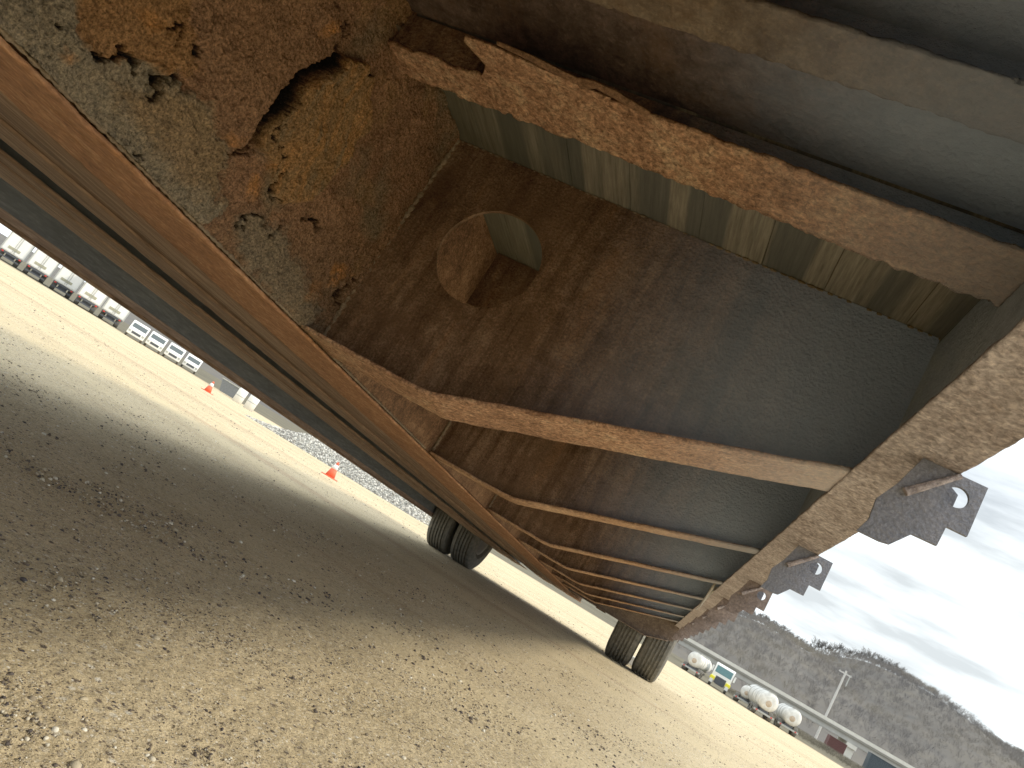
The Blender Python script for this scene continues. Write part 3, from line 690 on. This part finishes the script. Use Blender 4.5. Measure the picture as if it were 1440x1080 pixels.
# ------------------------------------------------------------------ parked vehicles on the left
m_white = flat_mat('white_truck_paint', (0.80, 0.80, 0.77), 0.45, var=0.05, scale=1.5)
m_white2 = flat_mat('white_door_panels', (0.80, 0.80, 0.77), 0.5, var=0.05, scale=1.5); m_dark = flat_mat('chassis_black', (0.05, 0.055, 0.065), 0.7); m_glass = flat_mat('dark_glass', (0.05, 0.065, 0.07), 0.15, var=0.1, spec=0.5)
m_grey = flat_mat('grey_fittings', (0.36, 0.37, 0.35), 0.6); m_olive = flat_mat('olive_panel', (0.32, 0.31, 0.22), 0.7); m_red = flat_mat('red_lens', (0.5, 0.03, 0.02), 0.3)
m_amber = flat_mat('amber_lens', (0.8, 0.35, 0.03), 0.3)
def face(e, p):      # turn a thing so its front looks at the yard
    e.rotation_euler[2] = math.atan2(-p.x, p.y)
def box_truck(p, label, roof=4.15):
    e = empty('box_trailer', p); tag(e, label, 'box trailer', 'white box trailers parked side by side')
    MB().box((-1.27, 0.0, 1.15), (1.27, 9.0, roof)).build('cargo_box', m_white, e, bevel=0.03)
    for s in (-1, 1):
        MB().box((s*0.62-0.57, -0.05, 1.25), (s*0.62+0.57, -0.004, roof-0.15)).build('rear_door', m_white2, e, bevel=0.01)
        MB().tube((s*0.12, -0.09, 1.3), (s*0.12, -0.09, roof-0.3), 0.025, n=8).build('lock_rod', m_grey, e)
        MB().box((s*1.31-0.05, -0.06, 1.1), (s*1.31+0.05, -0.001, roof)).build('corner_post', m_grey, e)
        for y in (1.2, 2.5, 7.5): MB().lathe([(-0.23, 0.2), (-0.25, 0.42), (-0.2, 0.5), (0.2, 0.5), (0.25, 0.42), (0.23, 0.2)], (s*0.93, y, 0.5), 'x', 20).build('wheel', m_tyre, e)
        MB().box((s*0.95-0.12, -0.10, 0.92), (s*0.95+0.12, -0.061, 1.05)).build('tail_light', m_red, e)
    MB().box((-0.75, -0.085, 1.55), (0.55, -0.055, 1.86)).build('placard_panel', m_olive, e)
    MB().box((-1.2, -0.06, 0.88), (1.2, 0.1, 1.1)).build('rear_beam', m_dark, e)
    MB().box((-1.1, -0.05, 0.42), (1.1, 0.05, 0.58)).build('bumper', m_dark, e)
    MB().box((-0.5, 0.2, 0.55), (0.5, 8.8, 1.1)).build('chassis', m_dark, e)
    return e
pb = [(8, 369), (45, 391), (82, 413), (116, 434), (150, 454)]
for i, (px, py) in enumerate(pb):
    p = ground_at(px, py); e = box_truck(p, ['white box trailer at the far left end of the parked row', 'white box trailer second from the left end of the row', 'white box trailer in the middle of the parked row',
        'white box trailer fourth from the left end of the row', 'white box trailer nearest the parked white vans'][i]); face(e, p)
def van(p, label, name='parked_van', colr=None):
    e = empty(name, p); tag(e, label, 'van', 'white vans parked at the yard edge'); w = colr or m_white
    MB().prism([(0, 0.35), (0, 0.95), (0.9, 1.15), (1.55, 1.95), (5.2, 1.98), (5.3, 0.35)], 'x', -0.95, 0.95).build('body', w, e, bevel=0.06)
    MB().prism([(0.93, 1.20), (1.48, 1.86), (1.49, 1.84), (0.96, 1.17)], 'x', -0.8, 0.8).build('windscreen', m_glass, e)
    MB().box((-0.5, -0.02, 0.55), (0.5, -0.003, 0.82)).build('grille', m_dark, e)
    for s in (-1, 1):
        MB().box((s*0.953, 1.7, 1.25) if s > 0 else (-0.96, 1.7, 1.25), (0.96 if s > 0 else -0.953, 3.2, 1.75)).build('side_window', m_glass, e)
        MB().box((s*0.75-0.12, -0.02, 0.6), (s*0.75+0.12, -0.003, 0.85)).build('headlight', m_grey, e)
        for y in (0.95, 4.3): MB().lathe([(-0.1, 0.15), (-0.11, 0.3), (-0.08, 0.35), (0.08, 0.35), (0.11, 0.3), (0.1, 0.15)], (s*0.86, y, 0.35), 'x', 18).build('wheel', m_tyre, e)
    return e
for i, (px, py) in enumerate([(186, 477), (212, 492), (238, 507), (263, 521)]):
    p = ground_at(px, py); e = van(p, ['white van parked next to the last box trailer', 'white van second from the box trailers', 'white van third from the box trailers', 'white van nearest the orange cone'][i]); face(e, p)
# two white tanks on end and a dark skip beyond the cone
for i, (px, py) in enumerate([(332, 566), (348, 576)]):
    p = ground_at(px, py); e = empty('storage_drum', p); tag(e, ['white upright drum beside the dark skip, left one', 'white upright drum between the other drum and the stone heap'][i], 'drum', 'white drums by the stone heap')
    MB().lathe([(0, 0), (0, 0.42), (1.25, 0.42), (1.38, 0.3), (1.38, 0)], (0, 0, 0), 'z', 24).build('shell', m_white, e, True)
    MB().lathe([(0.62, 0.425), (0.62, 0.44), (0.68, 0.44), (0.68, 0.425)], (0, 0, 0), 'z', 24).build('hoop', m_grey, e)
p = ground_at(312, 553); e = empty('waste_skip', p+Vector((0, 1.2, 0))); tag(e, 'dark steel skip behind the orange cone and white drums', 'skip'); face(e, p)
MB().prism([(-1.5, 1.4), (1.5, 1.4), (1.1, 0.1), (-1.1, 0.1)], 'y', 0.0, 1.8).build('bin', flat_mat('skip_paint', (0.10, 0.11, 0.12), 0.6), e)
MB().box((-1.55, -0.05, 1.40), (1.55, 0.02, 1.48)).build('rim', m_grey, e)

# ------------------------------------------------------------------ tank trucks on the right
m_tank = flat_mat('polished_tank', (0.60, 0.60, 0.57), 0.5, 0.0, var=0.28, scale=1.6); m_tankend = flat_mat('tank_end_stain', (0.42, 0.33, 0.24), 0.7)
def tanker(px, py, rpx, ln, yaw, label, shell=None):
    p = ground_at(px, py); dist = math.hypot(p.x, p.y); r = rpx/F*dist*0.84
    e = empty('tank_trailer', p); tag(e, label, 'tank trailer', 'tank trailers parked at the far side of the yard'); face(e, p); e.rotation_euler[2] += yaw
    zc = 0.85+r
    MB().lathe([(-0.14*r, 0), (-0.12*r, 0.5*r), (0, 0.86*r), (0.22*r, r), (ln-0.25*r, r), (ln, 0.8*r), (ln+0.1*r, 0)], (0, 0, zc), 'y', 36).build('tank', m_tank, e, True)
    MB().lathe([(-0.145*r-0.02, 0), (-0.13*r-0.02, 0.30*r), (-0.10*r, 0.36*r), (-0.06*r, 0.3*r)], (0, 0, zc-0.18*r), 'y', 24).build('manhole_cover', m_tankend, e, True)
    for y in (0.25*ln, 0.5*ln, 0.75*ln): MB().lathe([(y-0.05, r+0.003), (y-0.05, r+0.03), (y+0.05, r+0.03), (y+0.05, r+0.003)], (0, 0, zc), 'y', 30).build('band', m_grey, e)
    MB().box((-0.45, 0.1, 0.55), (0.45, ln, 0.84)).build('chassis', m_dark, e)
    MB().box((-0.4, 0.1, zc+r-0.03), (0.4, ln*0.9, zc+r+0.06)).build('walkway', m_grey, e)
    MB().box((-1.15, 0.0, 0.45), (1.15, 0.1, 0.62)).build('bumper', m_grey, e)
    for s in (-1, 1):
        MB().box((s*0.85-0.1, -0.02, 0.48), (s*0.85+0.1, -0.001, 0.6)).build('tail_light', m_red, e)
        for y in (1.1, 2.3): MB().lathe([(-0.24, 0.25), (-0.26, 0.44), (-0.22, 0.5), (0.22, 0.5), (0.26, 0.44), (0.24, 0.25)], (s*0.9, y, 0.5), 'x', 20).build('wheel', m_tyre, e)
    return e
tanker(968, 946, 11.5, 8, R(-10), 'tank trailer with pale round end left of the green windscreen truck')
tanker(1042, 991, 9.5, 7, R(-4), 'small pale tank trailer right of the truck with yellow fenders')
tanker(1071, 1010, 14, 7.5, R(14), 'large white tank trailer in the middle of the three on the right')
tanker(1105, 1030, 12.5, 7.5, R(9), 'white tank trailer with brown end cover at the right end of the row')
p = ground_at(1007, 969); e = empty('truck', p); face(e, p); tag(e, 'white truck with green windscreen and yellow fenders facing the yard', 'truck')
m_yel = flat_mat('yellow_fender', (0.85, 0.75, 0.03), 0.4, var=0.08); m_green = flat_mat('green_tinted_glass', (0.07, 0.16, 0.17), 0.15, var=0.15)
MB().prism([(0, 1.0), (0, 1.75), (0.25, 2.75), (0.6, 2.95), (2.4, 2.95), (2.4, 1.0)], 'x', -1.2, 1.2).build('cab', m_white, e, bevel=0.06)
MB().prism([(-0.008, 1.80), (0.22, 2.66), (0.24, 2.66), (0.02, 1.78)], 'x', -1.02, 1.02).build('windscreen', m_green, e)
MB().box((-0.65, -0.06, 0.55), (0.65, -0.005, 1.45)).build('grille', m_dark, e)
for s in (-1, 1):
    MB().box((s*1.0-0.3, -0.35, 0.75), (s*1.0+0.3, 0.9, 1.25)).build('fender', m_yel, e, bevel=0.08)
    MB().box((s*1.0-0.2, -0.39, 0.42), (s*1.0+0.2, -0.355, 0.86)).build('headlight', m_white, e)
    MB().box((s*1.42-0.1, 0.1, 1.7), (s*1.42+0.1, 0.2, 2.4)).build('mirror', m_white, e)
    for y in (0.5, 5.5): MB().lathe([(-0.14, 0.25), (-0.15, 0.44), (-0.12, 0.5), (0.12, 0.5), (0.15, 0.44), (0.14, 0.25)], (s*1.02, y, 0.5), 'x', 20).build('wheel', m_tyre, e)
MB().box((-0.5, 0.3, 0.5), (0.5, 7.5, 1.0)).build('chassis', m_dark, e)
MB().box((-1.2, 2.6, 1.05), (1.2, 7.5, 1.5)).build('flat_body', m_grey, e)
# red container and dark blue container under the bridge
def container(px, py, Y, c, label, w=6, h=2.6, yaw=0.0):
    q = at_y(px, py, Y); q.z = ground_z(q.x, q.y); e = empty('shipping_container', q); tag(e, label, 'container'); e.rotation_euler[2] = yaw
    mm = flat_mat('container_paint_'+label.split()[0], c, 0.6); mb = MB(); n = 24
    pts = []
    for i in range(n): x = -w/2+w*i/n; pts += [(x, 0), (x+w/n*0.3, 0), (x+w/n*0.5, 0.06), (x+w/n*0.8, 0.06)]
    pts += [(w/2, 0), (w/2, 2.4), (-w/2, 2.4)]
    MB().prism(pts, 'z', 0.15, h-0.1).build('corrugated_body', mm, e); fr = MB()
    for x in (-w/2-0.05, w/2-0.1): fr.box((x, -0.06, 0), (x+0.15, 0.0, h))
    fr.box((-w/2, -0.06, h-0.1), (w/2, 2.46, h)); fr.box((-w/2, -0.06, 0), (w/2, 2.46, 0.14)); fr.build('frame', mm, e)
container(1172, 1058, 165, (0.11, 0.045, 0.04), 'red brown shipping container in the shade left of the bridge column', w=3.2, h=2.9)
container(1246, 1100, 165, (0.045, 0.06, 0.07), 'dark blue shipping container right of the bridge column', w=8, h=4.0)

# ------------------------------------------------------------------ road bridge
def bridge():
    Yb = 190
    a = at_y(940, 880.3, Yb); b = at_y(1340, 1110.5, Yb); 
    e = empty('road_bridge', (a+b)/2*1.0); e.location.z = -1.0; tag(e, 'long concrete road bridge with pale parapet crossing in front of the hill', 'bridge')
    o = e.location; ax = (b-a); L = ax.length; ang_ = math.atan2(ax.z, ax.x)
    def seg(x0, x1, y0, y1, z0, z1): return MB().box((x0, y0, z0), (x1, y1, z1), Matrix.Translation(a-o)@Matrix.Rotation(-ang_, 4, 'Y'))
    m_con = flat_mat('bridge_concrete', (0.40, 0.39, 0.36), 0.9, var=0.12, scale=0.6); m_par = flat_mat('pale_parapet', (0.66, 0.63, 0.55), 0.8, var=0.08, scale=0.6)
    seg(-20, L+25, 0, 9, -1.1, -0.62).build('deck', m_con, e)
    seg(-20, L+25, -0.3, 0, -0.72, 0.0).build('parapet', m_par, e)
    for y in (0.5, 3, 5.5, 8): seg(-20, L+25, y, y+0.5, -2.3, -1.102).build('girder', m_con, e)
    for px, py in ((1192, 1062), (1060, 980), (925, 905)):
        q = at_y(px, py, Yb); t = (q.x-a.x)/ax.x; zt = a.z+ax.z*t-2.35
        c = MB(); c.box((q.x-0.9-o.x, 190.5-o.y, -1.6-o.z), (q.x+0.9-o.x, 198-o.y, zt-0.9-o.z)); c.box((q.x-1.1-o.x, 190.0-o.y, zt-0.9-o.z), (q.x+1.1-o.x, 199-o.y, zt-o.z)); c.build('column', m_par, e)
bridge()
# utility pole
def pole():
    p = at_y(1163, 1003, 215); t = at_y(1184, 940, 215); e = empty('utility_pole', (p.x, p.y, -1.2)); tag(e, 'wooden utility pole with crossarm standing behind the bridge', 'utility pole')
    m = flat_mat('pole_timber', (0.55, 0.53, 0.50), 0.9); h = t.z+1.2
    MB().tube((0, 0, 0), (0, 0, h), 0.33, 0.24, 10).build('post', m, e); MB().box((-1.6, -0.1, h-0.9), (1.6, 0.1, h-0.6)).build('crossarm', m, e)
    MB().tube((1.2, -0.2, h-0.9-2.6), (1.2, -0.2, h-0.95), 0.13, n=8).build('transformer', m_grey, e)
    mb = MB()
    for x in (-1.4, -0.5, 0.5, 1.4): mb.tube((x, 0, h-0.6), (x, 0, h-0.35), 0.07, n=6)
    mb.build('insulator', m_grey, e)
pole()

# ------------------------------------------------------------------ wooded hill
YH = 900
crest_px = [(700, 690), (860, 790), (1000, 850), (1055, 868), (1085, 887), (1122, 911), (1165, 915), (1205, 922), (1240, 940), (1265, 955), (1285, 982), (1300, 995), (1340, 1014), (1390, 1042), (1440, 1068), (1500, 1104), (1600, 1165)]
crest = [at_y(px, py+6, YH) for px, py in crest_px]
cxs = np.array([c.x for c in crest]); czs = np.array([c.z for c in crest])
cxs = np.concatenate([[-2500, -900, -500, -330], cxs, [cxs[-1]+600, cxs[-1]+2000]]); czs = np.concatenate([[14, 16, 18, czs[0]], czs, [12, 5]])
hx = np.linspace(-1500, 1500, 420); hy = np.linspace(0, 1, 60)
HXg, HYg = np.meshgrid(hx, hy, indexing='ij'); Hx = HXg.ravel(); t = HYg.ravel()
top = np.interp(Hx, cxs, czs)
yy = 380+t*720; prof = np.sin(np.clip((yy-380)/(YH-380), 0, 1)*math.pi/2)**1.15; back = np.where(yy > YH, 1-(yy-YH)/200*0.9, 1)
P = np.stack([Hx, yy, Hx*0], 1)
Hz = -3+(top+3)*prof*back+(fbm(P, 0.012, 3, 2)-0.5)*8*np.sin(prof*math.pi)
# scale lateral position with depth so that gullies run down the slope
s = NT('leaf_litter_slope'); v = s.coord(); c_ = s.ramp(s.noise(v, 0.02, 8, 0.7), [(0.3, (0.075, 0.071, 0.068)), (0.5, (0.095, 0.087, 0.079)), (0.7, (0.115, 0.102, 0.082))])
mh = s.done(c_, 1.0)
idx = np.arange(420*60).reshape(420, 60); q = np.stack([idx[:-1, :-1], idx[1:, :-1], idx[1:, 1:], idx[:-1, 1:]], -1).reshape(-1, 4)
hill = mesh_obj('hill', np.stack([Hx, yy, Hz], 1).tolist(), q.tolist(), mh, smooth=True); tag(hill, kind='structure')
def hill_z(x, y):
    tt = (y-380)/(YH-380); pr = math.sin(min(max(tt, 0), 1)*math.pi/2)**1.15; return -3+(float(np.interp(x, cxs, czs))+3)*pr
def bark(name, c): return flat_mat(name, c, 0.95, var=0.3, scale=0.4)
m_bark = bark('grey_bark', (0.12, 0.112, 0.11)); m_twig = bark('bare_twigs', (0.15, 0.14, 0.132))
def tree_data(seed, h):
    g = random.Random(seed); tr = MB(); tw = MB()
    tr.tube((0, 0, 0), (g.uniform(-.3, .3), g.uniform(-.3, .3), h*0.55), 0.32, 0.2, 6, False)
    for i in range(16):
        z = h*g.uniform(0.3, 0.62); a = g.uniform(0, 6.28); l = h*g.uniform(0.18, 0.38); up = g.uniform(0.6, 1.5)
        d = Vector((math.cos(a), math.sin(a), up)).normalized(); p = Vector((0, 0, z)); q_ = p+d*l; tw.tube(p, q_, 0.14, 0.07, 3, False)
        for j in range(7):
            s_ = p+d*l*g.uniform(0.35, 1); dd = (d+Vector((g.uniform(-.8, .8), g.uniform(-.8, .8), g.uniform(-.1, .8)))).normalized(); e_ = s_+dd*h*g.uniform(0.1, 0.22); tw.tube(s_, e_, 0.075, 0.03, 3, False)
            for k_ in range(3):
                d3 = (dd+Vector((g.uniform(-.9, .9), g.uniform(-.9, .9), g.uniform(-.2, .8)))).normalized(); s3 = s_+(e_-s_)*g.uniform(0.3, 1); tw.tube(s3, s3+d3*h*0.09, 0.05, 0.02, 3, False)
    a = tr.build('trunk', m_bark); b = tw.build('crown', m_twig); da, db = a.data, b.data; bpy.data.objects.remove(a); bpy.data.objects.remove(b); return da, db
protos = [tree_data(i, 14) for i in range(5)]
g = random.Random(3); xs_ = []
x0, x1 = at_y(1050, 860, YH).x, at_y(1440, 1068, YH).x
n = 90
for i in range(n):
    x = x0+(x1-x0)*(i+g.uniform(-.35, .35))/n; s_ = g.uniform(0.8, 1.5)*(1.0 if x < x0+(x1-x0)*0.62 else 0.65)
    e = empty('bare_tree', (x, YH-4, hill_z(x, YH)-1.5)); e.scale = (s_, s_, s_); e.rotation_euler[2] = g.uniform(0, 6)
    tag(e, 'leafless grey tree standing on the crest of the hill against the sky', 'tree', 'bare trees along the hill crest')
    pr = g.choice(protos)
    for dd, nm in ((pr[0], 'trunk'), (pr[1], 'crown')):
        o = bpy.data.objects.new(nm, dd); col.objects.link(o); o.parent = e
# bare woods covering the slope, one mass
tw = protos[1][1]; co = np.zeros(len(tw.vertices)*3); tw.vertices.foreach_get('co', co); co = co.reshape(-1, 3)
# reduced tree: sample faces
fcs = [list(p_.vertices) for p_ in tw.polygons]; sel = [f for i, f in enumerate(fcs) if i % 9 == 0]
used = sorted({i for f in sel for i in f}); mp_ = {a: b for b, a in enumerate(used)}; cu = co[used]; fu = np.array([[mp_[i] for i in f] for f in sel])
V_, F_ = [], []; o_ = 0
for i in range(12000):
    x = g.uniform(x0-250, x1+120); y = 400+(YH-425)*g.random()**0.8; z = hill_z(x, y); s_ = g.uniform(0.35, 0.7)
    a = g.uniform(0, 6.28); c__, s__ = math.cos(a)*s_, math.sin(a)*s_
    V_.append(np.stack([cu[:, 0]*c__-cu[:, 1]*s__+x, cu[:, 0]*s__+cu[:, 1]*c__+y, cu[:, 2]*s_+z-1], 1)); F_.append(fu+o_); o_ += len(cu)
m_wood2 = (lambda s: s.done(s.ramp(s.noise(s.coord(), 0.012, 4), [(0.35, (0.14, 0.132, 0.132)), (0.5, (0.175, 0.16, 0.148)), (0.65, (0.205, 0.182, 0.145))]), 1.0))(NT('winter_woods'))
w = fast_mesh('woods', np.concatenate(V_), np.concatenate(F_), m_wood2); tag(w, 'leafless winter woods covering the hillside behind the bridge', 'woods', kind='stuff')
# scrub along the edge of the yard
V_, F_ = [], []; o_ = 0
for i in range(2600):
    aa = R(g.uniform(6, 34)); r_ = g.uniform(115, 185); x, y = r_*math.sin(aa), r_*math.cos(aa); s_ = g.uniform(0.07, 0.16)
    a = g.uniform(0, 6.28); c__, s__ = math.cos(a)*s_, math.sin(a)*s_
    V_.append(np.stack([cu[:, 0]*c__-cu[:, 1]*s__+x, cu[:, 0]*s__+cu[:, 1]*c__+y, cu[:, 2]*s_*0.8-1.0-s_*3], 1)); F_.append(fu+o_); o_ += len(cu)
w = mesh_obj('scrub', np.concatenate(V_).tolist(), np.concatenate(F_).tolist(), bark('scrub_stems', (0.13, 0.115, 0.085))); tag(w, 'dry leafless scrub along the far edge of the yard', 'scrub', kind='stuff')
# white lump of litter behind the right tyres
p = ground_at(884, 940); e = MB().prism([(-0.09, 0), (0.08, 0), (0.10, 0.05), (0.03, 0.10), (-0.05, 0.09), (-0.1, 0.04)], 'y', 0, 0.14).build('foam_block', m_white, None, bevel=0.012); e.location = p+Vector((0, 0.75, 0)); tag(e, 'small white foam block lying between the rear tyres', 'foam block')

# ------------------------------------------------------------------ light
SUN_EL, SUN_AZ = R(40), R(80)      # azimuth from +Y towards +X
sd_ = Vector((math.cos(SUN_EL)*math.sin(SUN_AZ), math.cos(SUN_EL)*math.cos(SUN_AZ), math.sin(SUN_EL)))
L_ = bpy.data.lights.new('sun', 'SUN'); L_.energy = 3.3; L_.angle = R(11); L_.color = (1.0, 0.89, 0.68)
lo = bpy.data.objects.new('sun', L_); col.objects.link(lo); lo.rotation_euler = sd_.to_track_quat('Z', 'Y').to_euler(); lo.location = (0, 0, 30)
wd = bpy.data.worlds.new('World'); sc.world = wd; wd.use_nodes = True; nt = wd.node_tree; bg = nt.nodes['Background']; out = nt.nodes['World Output']
sky = nt.nodes.new('ShaderNodeTexSky'); sky.sky_type = 'NISHITA'; sky.sun_disc = False; sky.sun_elevation = SUN_EL; sky.sun_rotation = SUN_AZ; sky.dust_density = 3
bg.inputs['Strength'].default_value = 0.12; nt.links.new(sky.outputs[0], bg.inputs[0])
tc = nt.nodes.new('ShaderNodeTexCoord'); mp = nt.nodes.new('ShaderNodeMapping'); mp.inputs['Scale'].default_value = (1.2, 1.2, 7); nt.links.new(tc.outputs['Generated'], mp.inputs[0])
n1 = nt.nodes.new('ShaderNodeTexNoise'); n1.inputs['Scale'].default_value = 2.6; n1.inputs['Detail'].default_value = 7; n1.inputs['Roughness'].default_value = 0.55; nt.links.new(mp.outputs[0], n1.inputs[0])
rp = nt.nodes.new('ShaderNodeValToRGB'); rp.color_ramp.elements[0].position = 0.40; rp.color_ramp.elements[0].color = (0.375, 0.41, 0.425, 1); rp.color_ramp.elements[1].position = 0.60; rp.color_ramp.elements[1].color = (0.80, 0.86, 0.88, 1); nt.links.new(n1.outputs['Fac'], rp.inputs[0])
bg2 = nt.nodes.new('ShaderNodeBackground'); 
sx_ = nt.nodes.new('ShaderNodeSeparateXYZ'); nt.links.new(tc.outputs['Generated'], sx_.inputs[0])
el_ = nt.nodes.new('ShaderNodeMapRange'); el_.interpolation_type = 'SMOOTHSTEP'; el_.inputs['From Min'].default_value = 0.28; el_.inputs['From Max'].default_value = 0.95; el_.inputs['To Min'].default_value = 1.95; el_.inputs['To Max'].default_value = 3.6
nt.links.new(sx_.outputs[2], el_.inputs[0]); nt.links.new(el_.outputs[0], bg2.inputs['Strength']); nt.links.new(rp.outputs[0], bg2.inputs[0])
n2 = nt.nodes.new('ShaderNodeTexNoise'); n2.inputs['Scale'].default_value = 1.1; n2.inputs['Detail'].default_value = 4; nt.links.new(mp.outputs[0], n2.inputs[0])
rp2 = nt.nodes.new('ShaderNodeValToRGB'); rp2.color_ramp.elements[0].position = 0.30; rp2.color_ramp.elements[0].color = (0.55,)*3+(1,); rp2.color_ramp.elements[1].position = 0.5; rp2.color_ramp.elements[1].color = (0.97,)*3+(1,); nt.links.new(n2.outputs['Fac'], rp2.inputs[0])
mx = nt.nodes.new('ShaderNodeMixShader'); nt.links.new(rp2.outputs[0], mx.inputs[0]); nt.links.new(bg.outputs[0], mx.inputs[1]); nt.links.new(bg2.outputs[0], mx.inputs[2]); nt.links.new(mx.outputs[0], out.inputs[0])
sc.view_settings.view_transform = 'Standard'; sc.view_settings.look = 'None'; sc.view_settings.exposure = 0; sc.view_settings.gamma = 1.25
sc.cycles.max_bounces = 8; sc.cycles.diffuse_bounces = 6
